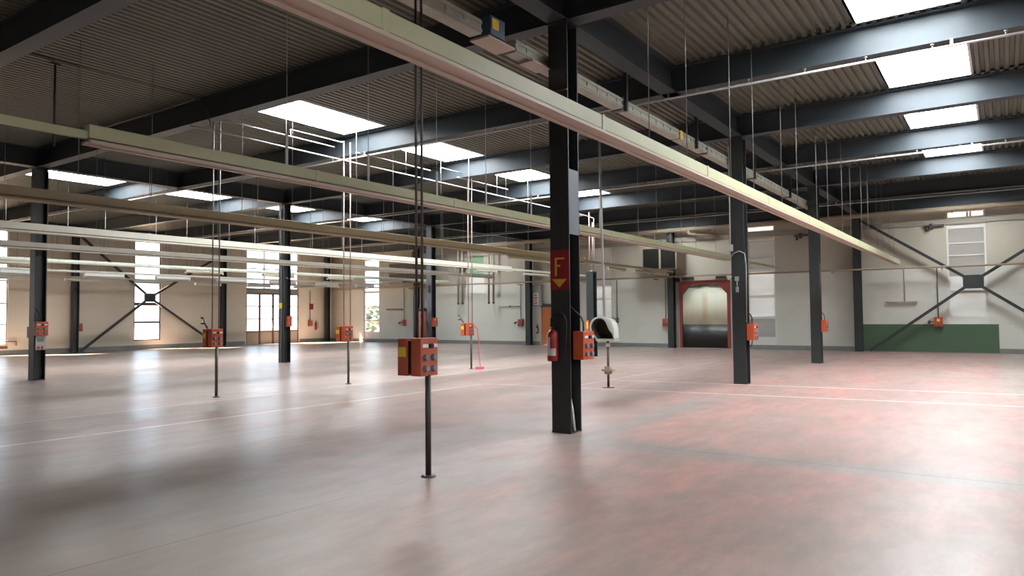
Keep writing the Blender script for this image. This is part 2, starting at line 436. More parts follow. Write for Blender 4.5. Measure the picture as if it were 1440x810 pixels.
def ipoly(w, h, tf, tw):
    a, b, c = w/2, h/2, tw/2
    return [(-a, -b), (a, -b), (a, -b+tf), (c, -b+tf), (c, b-tf), (a, b-tf), (a, b), (-a, b), (-a, b-tf), (-c, b-tf), (-c, -b+tf), (-a, -b+tf)]
HB = (DK - SOF)
for y in (-11.3, YC, YQ, 37.2):
    mb = MB(); mb.prism([(u+y, v + SOF + HB/2) for u, v in ipoly(.30, HB, .022, .014)], 'x', XB, XW-.05)
    # web stiffeners where the cross beams arrive
    for k in range(10):
        x = .64 + 4*k - 4
        mb.box(x-.006, x+.006, y-.14, y+.14, SOF+.022, DK-.022)
    struct('roof_girder', mb, 'steel_roof')
for k in range(-1, 9):
    x = .64 + 4*k
    mb = MB(); mb.prism([(u+x, v + SOF + HB/2) for u, v in ipoly(.28, HB, .020, .014)], 'y', YR, YL-.02)
    struct('roof_beam', mb, 'steel_roof')
struct('roof_beam', B(32.62, 32.92, YR, YL-.3, 5.72, 6.18), 'steel_roof')

# ------------------------------------------------------------------ columns
def column(x, y, top, label, front='steel', w=.30, h=.29, base=True, extra=None):
    r = thing('steel_column', (x, y, 0), label, 'column', 'black steel columns of the hall')
    # flanges face the hall's length (x); web between
    s = MB(); t = .018
    s.box(x-h/2, x-h/2+t, y-w/2, y+w/2, 0, top).box(x+h/2-t, x+h/2, y-w/2, y+w/2, 0, top).box(x-h/2+t, x+h/2-t, y-.007, y+.007, 0, top)
    s.build('shaft', front, r)
    if base: B(x-h/2-.004, x+h/2+.004, y-w/2-.004, y+w/2+.004, 0, .014).build('base_plate', 'steel', r)
    MB().box(x-h/2-.03, x+h/2+.03, y-w/2-.02, y+w/2+.02, top-.03, top).build('cap_plate', 'steel', r)
    return r

c1 = column(8.635, YC, SOF, 'nearest black steel column, carrying the red F sign and the fire extinguisher')
x, y = 8.635, YC
B(x-.13, x+.13, y-.150, y-.138, 2.72, 3.62).build('cover_plate', 'steel_grey', c1)
MB().cyl((x-.10, y-.12, 0.3), (x-.10, y-.12, 5.35), .011, 8).build('conduit', 'galv', c1)
MB().cyl((x-.16, y+.15, 4.72), (x-.16, y-.15, 4.72), .012, 8).build('bracket_bar', 'pipe_dark', c1)
c2 = column(16.635, YC, SOF, 'second black steel column of the right-hand row, with a white conduit up its left edge')
x = 16.635
MB().cyl((x-.16, y+.16, 2.9), (x-.16, y+.16, 5.5), .016, 8).build('conduit', 'pipe_white', c2)
MB().cyl((x-.12, y-.125, 1.4), (x-.12, y-.125, 5.3), .018, 8).build('conduit', 'galv', c2)
MB().tube([(x-.16, y+.16, 2.9), (x-.17, y+.08, 3.0), (x-.17, y-.05, 3.04), (x-.14, y-.16, 2.98), (x-.12, y-.18, 2.7), (x-.12, y-.17, 1.4)], .011, 8).build('white_cable', 'pipe_white', c2)
MB().box(x-.175, x-.146, y-.02, y+.07, 2.36, 2.46).cyl((x-.165, y+.02, 2.36), (x-.165, y+.02, 2.2), .012).box(x-.18, x-.15, y-.01, y+.05, 2.10, 2.22).build('padlock_box', 'panel_grey', c2)
MB().box(x-.20, x-.146, y+.10, y+.19, 3.05, 3.2).build('junction_box', 'pipe_white', c2)
c3 = column(24.635, YC, SOF, 'third black steel column of the right-hand row, standing before the far wall')
x = 24.635
MB().cyl((x-.12, y-.17, 1.4), (x-.12, y-.17, 3.2), .012, 8).build('conduit', 'pipe_brown', c3)
l1 = column(8.635, YQ, SOF, 'black steel column at the far left, carrying an orange box above a white notice')
x, y = 8.635, YQ
MB().cyl((x+.14, y-.16, 1.5), (x+.14, y-.16, 5.6), .014, 8).build('conduit', 'pipe_white', l1)
B(x-.10, x+.14, y-.155, y-.150, .80, 1.17).build('notice', 'paper', l1)
n = MB(); n.box(x-.06, x+.10, y-.158, y-.155, 1.02, 1.13).build('notice_picture', 'teal', l1)
n = MB(); n.box(x-.06, x+.0, y-.158, y-.155, .82, .90).box(x+.03, x+.09, y-.158, y-.155, .82, .90).build('notice_mark', 'pinkink', l1)
l2 = column(16.635, YQ, SOF, 'black steel column with a yellow sticker in front of the glazed entrance')
x = 16.635
MB().cyl((x-.16, y-.02, .0), (x-.16, y-.02, 5.5), .025, 8).build('conduit', 'galv', l2)
B(x-.185, x-.18, y-.09, y+.07, 1.93, 2.13).build('sticker', 'yellow', l2)
MB().tube([(x-.1, y-.16, 3.05), (x-.05, y-.30, 2.98), (x+.1, y-.42, 3.06), (x+.15, y-.17, 3.3)], .010, 6).build('loose_cable', 'pipe_white', l2)
B(x-.08, x+.12, y-.26, y-.15, 1.28, 1.66).build('small_box', 'orange_dark', l2)
l3 = column(24.635, YQ, SOF, 'grey fronted steel column behind the nearest orange socket box')
x = 24.635
B(x-.149, x-.145, y-.15, y+.15, .0, SOF-.04).build('lit_front', 'steel_grey', l3)  # light on the front flange, put in as a paler sheet
B(x-.20, x-.149, y-.06, y+.02, 2.66, 3.0).build('latch', 'steel', l3)

WC = thing  # wall columns
for yy, lb in ((-11.3, None), (-3.13, 'black steel wall column at the right end of the far cross bracing'),
               (YC, 'black steel wall column between the green boarding and the third row column'),
               (YM, 'black steel wall column just left of the red framed door'),
               (YQ, 'black steel wall column left of the orange door and grey cabinet'),
               (29.55, 'dark green steel wall column left of the rust red tank')):
    if lb: column(32.70, yy, 5.72, lb, w=.30, h=.26, base=False)
for xx, lb in ((8.64, None), (16.64, 'dark wall column at the left foot of the left cross bracing'),
               (24.64, 'dark wall column between the cross bracing and the glazed entrance'),
               (32.35, 'dark wall column in the far left corner of the hall')):
    if lb: column(xx, 37.18, 5.72, lb, w=.28, h=.26, base=False)

# stub post in the middle row
r = thing('steel_post', (24.64, 13.2, 0), 'short black steel post with rounded top, standing behind the telephone hood', 'post')
x, y = 24.64, 13.2
s = MB(); s.box(x-.15, x-.13, y-.15, y+.15, 0, 3.28).box(x+.13, x+.15, y-.15, y+.15, 0, 3.28).box(x-.13, x+.13, y-.01, y+.01, 0, 3.28)
s.build('shaft', 'steel', r)
MB().lathe((x, y, 3.22), [(.15, 0), (.145, .06), (.11, .11), (.05, .14)], 14).build('cap', 'steel', r)
MB().cyl((x-.02, y+.06, 3.3), (x-.02, y+.06, 5.6), .025, 8).cyl((x-.02, y-.08, 3.3), (x-.02, y-.08, 5.2), .02, 8).build('riser_pipe', 'pipe_pink', r)
MB().tube([(x-.02, y-.14, 3.3), (x-.02, y-.14, 5.35), (x-.02, y+.25, 5.5), (x-.02, y+.9, 5.5)], .016, 8).build('riser_pipe', 'pipe_white', r)
B(x-.22, x-.15, y+.02, y+.16, 1.0, 1.4).build('socket_box', 'orange', r)
B(x-.224, x-.22, y+.05, y+.12, 1.08, 1.34).build('sticker', 'yellow', r)

# ------------------------------------------------------------------ bracing
def brace(name, label, P, c, q, off):
    """P maps (a, z) on the wall plane to a point"""
    r = thing(name, P(c[0], 0), label, 'bracing')
    for (a, z) in q:
        MB().bar(P(c[0], c[1]), P(a, z), .11, .09, off).build('arm', 'steel', r)
    k = MB(); w, h = .34, .26; ch = .10
    oct_ = [(-w, -h+ch), (-w+ch, -h), (w-ch, -h), (w, -h+ch), (w, h-ch), (w-ch, h), (-w+ch, h), (-w, h-ch)]
    return r, oct_
r, oc = brace('cross_brace', 'black cross bracing with centre plate over the far wall window and green boarding', lambda a, z: (32.66, a, z), (.98, 2.76),
              [(4.86, 5.42), (4.62, .05), (-2.9, 5.42), (-2.7, .05)], (1, 0, 0))
MB().prism([(.98+u, 2.76+v) for u, v in oc], 'x', 32.60, 32.72).build('centre_plate', 'steel', r)
r, oc = brace('cross_brace', 'dark cross bracing with centre plate over the bright left wall window', lambda a, z: (a, 37.22, z), (20.35, 2.72),
              [(16.86, 5.70), (16.95, .05), (24.4, 5.15), (24.35, .05)], (0, 1, 0))
MB().prism([(20.35+u*.85, 2.72+v*.85) for u, v in oc], 'y', 37.16, 37.28).build('centre_plate', 'steel', r)

# ------------------------------------------------------------------ light trunks
def trunk(yc, x0, x1, label, col='cream', zc=3.55, rods=(0,), scale=1.0, thin=None, battens=(), bcol='cream_white', rod_x0=None, rod_x1=None, posts=(), bw=.12, bh=.067):
    r = thing('hanging_light_trunk', ((x0+x1)/2, yc, zc-.1*scale), label, 'light trunk', 'light trunks hung across the hall')
    s = scale; z0 = zc - .10*s
    # stepped sections, about three metres each, with visible joints
    b = MB(); x = x0; n = max(1, round((x1-x0)/3.05)); L = (x1-x0)/n
    for i in range(n):
        a0, a1 = x0+i*L+.004, x0+(i+1)*L-.004
        b.box(a0, a1, yc-.065*s, yc+.065*s, z0+.055*s, z0+.20*s)
    b.build('channel', col, r, bevel=.006)
    b = MB().box(x0, x1, yc-.045*s, yc+.045*s, z0+.022*s, z0+.055*s); b.build('groove', 'cream_dark', r)
    b = MB()
    for sg in (-1, 1): b.box(x0, x1, yc+sg*.075*s-.03*s, yc+sg*.075*s+.03*s, z0, z0+.03*s)
    b.box(x0, x1, yc-.05*s, yc+.05*s, z0+.012*s, z0+.024*s)
    b.build('lip', 'lip' if col == 'cream' else col, r)
    for i in range(1, n): B(x0+i*L-.03, x0+i*L+.03, yc-.07*s, yc+.07*s, z0+.05*s, z0+.205*s).build('joint_strap', col, r)
    if thin:
        for (a0, a1) in thin: MB().box(a0, a1, yc-.035, yc+.035, zc-.05, zc+.03).build('feed_rail', col, r)
    xs0, xs1 = (rod_x0 if rod_x0 is not None else x0+.3), (rod_x1 if rod_x1 is not None else x1-.2)
    k = 0; ph = 7.83 - 3.05*20
    while True:
        for d in (0, 1.22):
            rx = ph + 3.05*k + d + rods[0]
            if xs0 <= rx <= xs1 and not any(abs(rx - p) < .5 for p in posts):
                onb = any(abs(rx - bb) < .15 for bb in [.64+4*q for q in range(-1, 9)])
                MB().cyl((rx, yc, z0+.19*s), (rx, yc, SOF if onb else DK+.01), .006, 6).build('hanger_rod', 'galv', r)
        k += 1
        if ph + 3.05*k + rods[0] > xs1 + 4: break
    for p in posts:
        q = MB(); q.box(p-.02, p+.02, yc-.008, yc+.008, z0+.18, z0+.62); q.cyl((p, yc, z0+.6), (p, yc, DK), .005, 6)
        q.build('hanger_strap', 'pipe_white', r)
    for (a0, a1) in battens:
        h = MB(); h.box(a0, a1, yc-bw/2, yc+bw/2, z0-.008-bh, z0-.008)
        o = h.build('batten', bcol, r, bevel=.008)
        zt_ = z0-.008-bh-.016
        MB().cyl((a0+.03, yc, zt_), (a1-.03, yc, zt_), .016, 8).build('tube', 'cream_white', o)
        MB().box(a0-.02, a0+.025, yc-.03, yc+.03, zt_-.03, zt_+.03).box(a1-.025, a1+.02, yc-.03, yc+.03, zt_-.03, zt_+.03).build('lamp_holder', 'white', o)
    return r

trunk(3.40, -6.0, 31.6, 'nearest cream light trunk, sweeping across the picture in front of the columns', rods=(0,), rod_x0=7.0)
trunk(7.90, 3.62, 24.8, 'long cream light trunk passing behind the column with the F sign', thin=[(-6, 3.62), (24.8, 31.4)], posts=(6.17, 7.67, 9.26, 10.66, 12.2, 13.7, 15.2), rods=(.4,), rod_x0=16, rod_x1=24)
trunk(12.42, -2.0, 22.6, 'yellowish light trunk below the left rooflights, third from the camera', 'cream_brown', rods=(.8,), thin=[(22.6, 31.0)],
      battens=[(17.9, 21.8), (24.6, 26.0), (26.9, 28.4), (29.0, 30.4)], bcol='cream')
trunk(16.98, 0., 24.6, 'bright white light trunk crossing just above the wall windows', 'cream_white', rods=(.2,), thin=[(24.6, 31.0)],
      battens=[(22.2, 23.6), (25.6, 27.6)])
trunk(21.02, 0., 29.0, 'greyish cream light trunk in line with the left column row', 'cream_white', rods=(1.1,), scale=.9)
trunk(26.0, 4., 31.5, 'slim light trunk with dark underslung battens, second of the low far row', 'bus', rods=(.5,), scale=.62,
      battens=[(9.2, 10.7), (15.6, 17.2), (19.1, 20.7), (22.6, 24.2), (26.1, 27.6), (29.2, 30.7)], bcol='insul', bh=.08)
trunk(31.0, 4., 31.8, 'slim light trunk with glossy white battens, farthest but one from the camera', 'cream_white', rods=(.9,), scale=.42, bw=.17, bh=.12,
      battens=[(8.6, 10.1), (11.2, 12.75), (14.2, 15.8), (17.2, 18.8), (20.2, 21.8), (23.2, 24.8), (26.2, 27.7), (29.1, 30.5)], bcol='white')
trunk(35.4, 6., 31.8, 'slim light trunk closest to the left wall, beneath all the others', 'cream_white', rods=(.3,), scale=.42, bw=.16, bh=.10,
      battens=[(12.2, 13.7), (15.4, 16.9), (18.6, 20.1), (21.8, 23.3), (25.0, 26.5), (28.2, 29.7)])

# ------------------------------------------------------------------ busbar duct
r = thing('hanging_busbar_duct', (12, 5.32, 5.08), 'grey green busbar duct hung in sections beside the roof girder', 'cable duct')
secs = [(-2, 1.4), (1.45, 4.3), (4.35, 7.0), (7.75, 10.95), (11.1, 13.5), (13.56, 15.1), (15.15, 18.6), (18.7, 22.3), (22.4, 26)]
for i, (a, b) in enumerate(secs):
    sb = MB(); sb.box(a, b, 5.24, 5.42, 5.09, 5.27).box(a, b, 5.225, 5.24, 5.11, 5.15).box(a, b, 5.225, 5.24, 5.21, 5.25)
    k = a + .25
    while k < b - .2:
        sb.box(k, k+.015, 5.222, 5.24, 5.10, 5.26); k += .34
    sb.build('duct_section', 'bus', r)
for xx in (11.02, 15.12, 18.65, 4.32, 22.35): B(xx-.06, xx+.06, 5.23, 5.43, 5.07, 5.29).build('joint_cover', 'pipe_dark', r)
for xx in (11.02, 14.4, 18.6, 22.3): MB().box(xx-.03, xx+.03, 5.17, 5.23, 5.05, SOF+.01).build('hanger', 'steel', r)
B(13.54, 13.66, 5.215, 5.24, 5.10, 5.26).build('yellow_end', 'yellow', r)
t = B(7.12, 7.42, 5.18, 5.46, 5.12, 5.36).build('tap_off_box', 'blue', r)
B(7.14, 7.28, 5.172, 5.18, 5.20, 5.33).build('tap_off_label', 'yellow', t)
B(7.05, 7.62, 5.16, 5.46, 5.06, 5.085).build('tray', 'lip', r)
B(8.05, 8.5, 5.16, 5.40, 5.045, 5.07).build('tray', 'lip', r)

# ------------------------------------------------------------------ sprinkler and other pipes
def sprinkler(x, z, label, y0=-9, y1=34):
    r = thing('hanging_sprinkler_pipe', (x, 5, z), label, 'pipe', 'sprinkler pipes under the roof beams')
    MB().cyl((x, y0, z), (x, y1, z), .021, 8).build('pipe', 'pipe_white', r)
    y = -8.4; k = 0
    while y < y1-.5:
        MB().cyl((x, y, z), (x, y, z+.06), .012, 6).cyl((x, y, z+.06), (x, y, z+.075), .026, 8).build('sprinkler_head', 'galv', r)
        y += .92 if y < 8 else 3.0; k += 1
    for yy in (-4, .55, 5.04, 9, 13, 17, 21.3, 26): MB().box(x-.01, x+.14, yy-.012, yy+.012, z+.015, z+.03).box(x-.012, x+.012, yy-.02, yy+.02, z, SOF+.01).build('clamp', 'galv', r)
    return r
sprinkler(12.50, 5.60, 'thin white sprinkler pipe below the nearest right-hand rooflight beam')
sprinkler(20.52, 5.60, 'thin white sprinkler pipe below the third rooflight beam on the right')
sprinkler(28.55, 5.60, 'thin sprinkler pipe below the last dark roof beam before the far wall')

r = thing('hanging_air_pipe', (15, 13.2, 5.4), 'white compressed air pipework looping above the left socket posts', 'pipe')
MB().cyl((8.0, 13.2, 5.43), (24.6, 13.2, 5.43), .017, 8).build('main_pipe', 'pipe_white', r)
for a, b in ((8.62, 11.7), (12.4, 15.2), (16.4, 19.0)):
    MB().cyl((a, 13.2, 5.70), (b, 13.2, 5.70), .014, 8).build('upper_pipe', 'pipe_white', r)
for px, py in ((12.02, 13.2), (17.25, 13.45)):
    MB().tube([(px-1.6, 13.2, 5.70), (px-1.6, 13.2, 5.86), (px-.1, 13.2, 5.86), (px-.1, py-.1, 5.86)], .014, 8).build('loop_pipe', 'pipe_white', r)
MB().tube([(5.2, 13.5, 6.13), (8.40, 13.5, 6.13), (8.40, 13.32, 5.9), (8.46, 13.2, 5.5)], .014, 8).build('upper_pipe', 'pipe_dark', r)
MB().tube([(8.34, 17.6, 6.10), (8.34, 13.6, 6.10)], .014, 8).build('upper_pipe', 'galv', r)
MB().cyl((5.83, 13.9, 4.7), (5.83, 13.9, DK), .022, 8).box(5.75, 5.91, 13.86, 13.94, DK-.04, DK+.01).build('hanger_post', 'pipe_dark', r)
for xx in (10.3, 14.2, 18.4, 22.4): MB().cyl((xx, 13.2, 5.45), (xx, 13.2, DK), .008, 6).build('hanger_rod', 'galv', r)

r = thing('hanging_wall_pipe', (32.45, 8, 5.6), 'thick insulated beige pipe running along the top of the far wall', 'pipe')
MB().cyl((32.42, -12, 5.60), (32.42, 27, 5.60), .10, 14).build('pipe', 'insul', r)
for yy in (-8, -2.2, 1.6, 6.6, 11.2, 15.8, 20.4, 25): MB().box(32.40, 32.44, yy-.02, yy+.02, 5.5, 5.74).box(32.42, 32.66, yy-.02, yy+.02, 5.47, 5.5).build('bracket', 'steel', r)
MB().tube([(32.42, 12.2, 5.60), (32.42, 12.15, 5.38), (32.55, 11.5, 5.28), (32.8, 10.9, 5.22)], .07, 10).build('branch', 'insul', r)
r = thing('wall_rail_pipe', (32.85, 12, 3.38), 'pale conduit running across the far wall at mid height', 'pipe')
MB().cyl((32.50, -12, 3.34), (32.50, 36, 3.45), .04, 10).build('pipe', 'insul', r)
for yy in range(-10, 36, 4): MB().box(32.48, 32.995, yy-.02, yy+.02, 3.29, 3.33).build('bracket', 'trim', r)

for (ya, lb) in ((26.08, 'pair of grey drop pipes left of the green window'), (23.86, 'pair of grey drop pipes right of the green window')):
    r = thing('wall_hanging_drop_pipe', (32.6, ya, 2.3), lb, 'pipe')
    for d in (-.16, .16):
        p = MB().cyl((32.62, ya+d, 2.34), (32.62, ya+d, 5.5), .055, 10).build('pipe', 'trim', r)
        MB().cyl((32.62, ya+d, 2.28), (32.62, ya+d, 2.40), .065, 10).build('end_cap', 'pipe_dark', p)
    MB().box(32.56, 33.0, ya-.22, ya+.22, 4.4, 4.46).build('bracket', 'steel', r)

# ------------------------------------------------------------------ socket boxes and posts
def socket(mb_parent, c, nrm, col='socket', rad=.036):
    c = Vector(c); n = Vector(nrm)
    o = MB().cyl(c, c + n*.022, rad, 12).build('socket', col, mb_parent)
    MB().cyl(c + n*.022, c + n*.034, rad*.8, 12).build('socket_lid', 'socket_blue' if col == 'socket' else 'socket', o)
    return o
def faced_box(parent, x0, x1, y0, y1, z0, z1, col, face, sock=True, name='socket_box'):
    b = B(x0, x1, y0, y1, z0, z1).build(name, col, parent, bevel=.006)
    xm, zm = (x0+x1)/2, (z0+z1)/2
    yf = y0 if face < 0 else y1
    if sock:
        w = (x1-x0)
        MB().box(xm-.42*w, xm-.10*w, yf+face*.001, yf+face*.012, z1-.095, z1-.06).box(xm+.16*w, xm+.42*w, yf+face*.001, yf+face*.012, z1-.095, z1-.06).build('label_strip', 'white', b)
        MB().cyl((xm+.02*w, yf, z1-.08), (xm+.02*w, yf+face*.04, z1-.08), .024, 12).build('rotary_switch', 'black', b)
        for dx in (-.23, .23):
            for dz in (-.005, -.115): socket(b, (xm+dx*w, yf, zm+dz), (0, face, 0), 'socket')
    # screws of the lid
    sc = MB()
    for zz in (z0+.05, z1-.05): sc.cyl((x0-.001, (y0+y1)/2+.02, zz), (x0-.006, (y0+y1)/2+.02, zz), .010, 8)
    sc.build('screw', 'orange_dark', b)
    return b
def power_post(x, y, label, col='orange', top=5.43, pipes=((.02, .07), (.02, -.03)), pcol='pipe_dark', ppcol='pipe_dark', pbase=None):
    """post on the floor, two socket boxes back to back, conduits from the roof"""
    r = thing('socket_post', (x, y, 0), label, 'socket post', 'socket posts on the open floor')
    MB().cyl((x, y, .01), (x, y, 1.02), .030, 12).build('post', pcol, r)
    MB().lathe((x, y, 0), [(.075, 0), (.075, .012), (.04, .02)], 16).build('foot_plate', 'pipe_dark', r)
    faced_box(r, x-.13, x+.13, y-.02, y+.11, 1.01, 1.39, col, -1)
    b = faced_box(r, x-.13, x+.13, y+.165, y+.295, 1.01, 1.385, col, 1)
    B(x-.134, x-.130, y+.18, y+.28, 1.20, 1.30).build('sticker', 'yellow', b)
    B(x-.11, x+.11, y+.11, y+.165, 1.03, 1.36).build('back_plate', 'black', r)
    for dx, dy in pipes:
        MB().cyl((x+dx, y+dy, 1.38), (x+dx, y+dy, top), .014, 8).build('conduit', ppcol, r)
    return r
p1 = power_post(5.50, 4.82, 'nearest orange socket post, standing left of the column with the F sign', 'orange_old', top=SOF+.02, pipes=((.06, .205), (.08, .145)), ppcol='pipe_dark', pcol='post_dark')
p2 = power_post(8.66, 13.28, 'orange socket post standing in front of the left cross bracing', ppcol='galv', pipes=((.0, .16), (.06, .02)), top=5.69)
p3 = power_post(12.02, 13.06, 'orange socket post between the yellow-stickered column and the nearest box', ppcol='pipe_pink', pipes=((.0, .16), (.06, .0)), top=5.86)
p4 = power_post(17.25, 13.38, 'orange socket post with a pink red hose hanging to the floor', ppcol='pipe_pink', pipes=((.0, .10), (.06, .0)), top=5.86)
for p, x, y in ((p2, 8.66, 13.28), (p4, 17.25, 13.38)):
    v = MB(); v.tube([(x-.05, y+.25, 1.40), (x-.06, y+.33, 1.50), (x-.06, y+.36, 1.62)], .02, 8).cyl((x-.06, y+.33, 1.5), (x-.06, y+.44, 1.5), .022, 8).cyl((x-.06, y+.36, 1.6), (x-.06, y+.45, 1.62), .022, 8)
    v.build('air_valve', 'pipe_dark', p)
x, y = 17.25, 13.38
hz = MB(); pts = [(x+.10, y-.03, 1.34), (x+.14, y-.14, 1.2), (x+.13, y-.19, .9), (x+.12, y-.20, .5), (x+.10, y-.26, .12), (x+.05, y-.34, .03), (x+.0, y-.42, .03)]
hz.tube(pts, .016, 8)
for k in range(2):
    hz.tube([(x+.0+.13*cos(a)+.02*k, y-.30+.13*sin(a), .03+.03*k) for a in [2*pi*i/16 for i in range(17)]], .016, 8)
o = hz.build('air_hose', 'hose', origin=(x, y-.3, .012)); tag(o, 'pink red air hose hanging from a socket post and coiled on the floor', 'hose')

def column_box(x, y, z0, z1, side, label, col='orange', w=.28, d=.16, loop=True, sock=True):
    r = thing('column_mounted_socket_box', (x, y, z0), label, 'socket box', 'orange socket boxes fixed to columns')
    y0, y1 = (y-d, y) if side < 0 else (y, y+d)
    faced_box(r, x-w/2, x+w/2, y0, y1, z0, z1, col, side, sock, name='enclosure')
    if loop:
        ym = (y0+y1)/2
        MB().tube([(x, ym, z1-.01), (x, ym, z1+.12), (x-.03, ym+.02, z1+.20), (x-.06, ym-side*.10, z1+.28), (x-.08, ym-side*.16, z1+.34)], .013, 8).build('cable', 'pipe_dark', r)
    return r
column_box(8.72, 4.885, 1.0, 1.385, -1, 'orange socket box on the near column, right of the fire extinguisher', w=.31)
cb = column_box(16.66, 4.875, 1.0, 1.38, -1, 'bright orange socket box on the second column from the camera', w=.30, d=.17)
MB().tube([(16.66, 4.79, 1.0), (16.66, 4.80, .9), (16.60, 4.87, .82)], .012, 8).build('lower_cable', 'pipe_dark', cb)
column_box(24.66, 4.875, 1.0, 1.38, -1, 'bright orange socket box on the third column of the right row', w=.28)
column_box(8.64, 21.23, 1.18, 1.55, -1, 'orange socket box above the white notice on the leftmost column', w=.30, d=.12)
column_box(8.60, 21.54, 1.12, 1.42, 1, 'small dark socket box on the left side of the leftmost column', 'orange_dark', w=.2, d=.14)
column_box(24.6, 21.22, 1.14, 1.54, -1, 'orange box on the right side of the grey fronted column', w=.24, d=.16, loop=False)
column_box(24.5, 21.55, 1.14, 1.54, 1, 'orange box on the left side of the grey fronted column, beside the rust red tank', w=.22, d=.14, loop=False)

def wall_box(P, label, col='orange', w=.30, h=.38, z0=1.02, pipe_top=3.35, plug=True, sw='socket'):
    """P(u, v, z): u along the wall, v out of it"""
    r = thing('wall_mounted_socket_box', P(0, 0, z0), label, 'socket box', 'orange socket boxes along the walls')
    def bx(u0, u1, v0, v1, a, b):
        p, q = P(u0, v0, a), P(u1, v1, b)
        return MB().box(min(p[0], q[0]), max(p[0], q[0]), min(p[1], q[1]), max(p[1], q[1]), a, b)
    e = bx(-w/2, w/2, 0, .14, z0, z0+h).build('enclosure', col, r, bevel=.01)
    bx(-.05, .05, .14, .17, z0+h*.55, z0+h*.85).build('switch', sw, e)
    for u in (-.08, .08): MB().cyl(P(u, .14, z0+.1), P(u, .18, z0+.1), .035, 10).build('socket', 'socket', e)
    MB().cyl(P(0, .05, z0+h), P(0, .05, pipe_top), .018, 8).build('conduit', 'pipe_brown', r)
    if plug:
        MB().cyl(P(-w/2-.16, .05, z0+.22), P(-w/2-.16, .2, z0+.16), .05, 10).cyl(P(-w/2, .05, z0+.2), P(-w/2-.2, .06, z0+.2), .015, 8).build('air_coupling', 'pipe_dark', r)
    return r
FW = lambda yy: (lambda u, v, z: (XW-.0-v, yy-u, z))
LW = lambda xx: (lambda u, v, z: (xx+u, YL-v, z))
wall_box((lambda u, v, z: (XW-.032-v, 2.19-u, z)), 'red orange wall box beside the cross bracing above the green boarding', 'orange_dark', sw='yellow')
wall_box(FW(13.60), 'orange wall box left of the red framed door', plug=False)
wall_box(FW(22.09), 'orange wall box left of the wall column by the orange door', 'orange_dark')
wall_box(FW(30.82), 'red wall box with a lever beside the dark green wall column', 'orange_dark')
wall_box(LW(16.95), 'red wall box beside the dark column left of the cross bracing', 'orange_dark')
wall_box(LW(31.15), 'red wall box beside the far left corner', 'orange_dark', plug=False)
wall_box(FW(16.2), 'small dark pipe tap on the wall behind the telephone hood', 'pipe_dark', w=.12, h=.25, z0=1.2)

# ------------------------------------------------------------------ telephone hood
x, y = 14.30, 7.30
r = thing('telephone_hood', (x, y, 0), 'white telephone hood with dark lining on a brown post', 'telephone hood')
MB().cyl((x, y-.03, 0.0), (x, y-.03, 1.06), .028, 12).build('post', 'pipe_brown', r)
MB().lathe((x, y-.03, 0), [(.14, 0), (.14, .006), (.05, .015)], 18).build('foot_plate', 'pipe_dark', r)
MB().lathe((x, y-.03, .90), [(.045, 0), (.05, .03), (.045, .08)], 14).build('collar', 'white', r)
MB().box(x-.07, x+.07, y-.16, y+.10, .36, .41).box(x-.05, x+.05, y-.10, y+.04, .30, .47).build('clamp', 'lip', r)
# side outline (u to the left of the picture, z up), opening faces the camera side
def outline(s):
    # s < 1: the opening, a teardrop with a foot kicked out to the right; else the shell
    if s < 1: return [(.135, .03), (.18, .085), (.262, .19), (.285, .28), (.27, .35), (.235, .415), (.18, .46), (.11, .48), (.035, .475), (-.03, .445), (-.075, .39), (-.105, .32),
         (-.13, .26), (-.165, .205), (-.215, .155), (-.235, .11), (-.25, .065), (-.25, .03)]
    return [(.16, .0), (.215, .075), (.295, .18), (.325, .29), (.31, .37), (.27, .44), (.205, .49), (.12, .515), (.03, .515), (-.06, .50), (-.14, .47), (-.20, .425),
         (-.235, .36), (-.255, .29), (-.265, .21), (-.27, .14), (-.27, .07), (-.27, .0)]
def hood():
    mb = MB(); z0 = 1.05; D = .32
    o, i_ = outline(1.0), outline(.88); n = len(o)
    def ring(pl, xx, sc=1.): 
        c = (.05, .26); return [(xx, y-.02 + (c[0]+(u-c[0])*sc), z0 + (c[1]+(v-c[1])*sc)) for u, v in pl]
    xs = x - .22
    rings = [ring(i_, xs+.005), ring(o, xs), ring(o, xs+.05), ring(o, xs+.16), ring(o, xs+D-.05, .95), ring(o, xs+D, .80)]
    vs = [p for q in rings for p in q]; fs = []
    for k in range(len(rings)-1):
        for j in range(n): fs.append((k*n+j, k*n+(j+1) % n, (k+1)*n+(j+1) % n, (k+1)*n+j))
    fs.append(tuple((len(rings)-1)*n+j for j in range(n)))
    mb._add(vs, fs, [True]*(len(fs)-1)+[False]); return mb
hood().build('shell', 'hood', r)
mb = MB(); i_ = outline(.88); n = len(i_); xs = x-.22; z0 = 1.05
vs = [(xs+.006, y-.02+u, z0+v) for u, v in i_] + [(xs+.26, y-.02+.05+(u-.05)*.9, z0+.26+(v-.26)*.9) for u, v in i_]
mb._add(vs, [(j, (j+1) % n, n+(j+1) % n, n+j) for j in range(n)] + [tuple(range(n, 2*n))]); mb.build('lining', 'foam', r)
B(x-.235, x+.08, y-.29, y+.145, 1.035, 1.056).build('bottom_lip', 'hood', r)
MB().tube([(x, y+.04, 1.55), (x+.02, y+.09, 3.2), (x+.03, y+.13, 5.6)], .028, 10).build('cable_pipe', 'pipe_white', r)

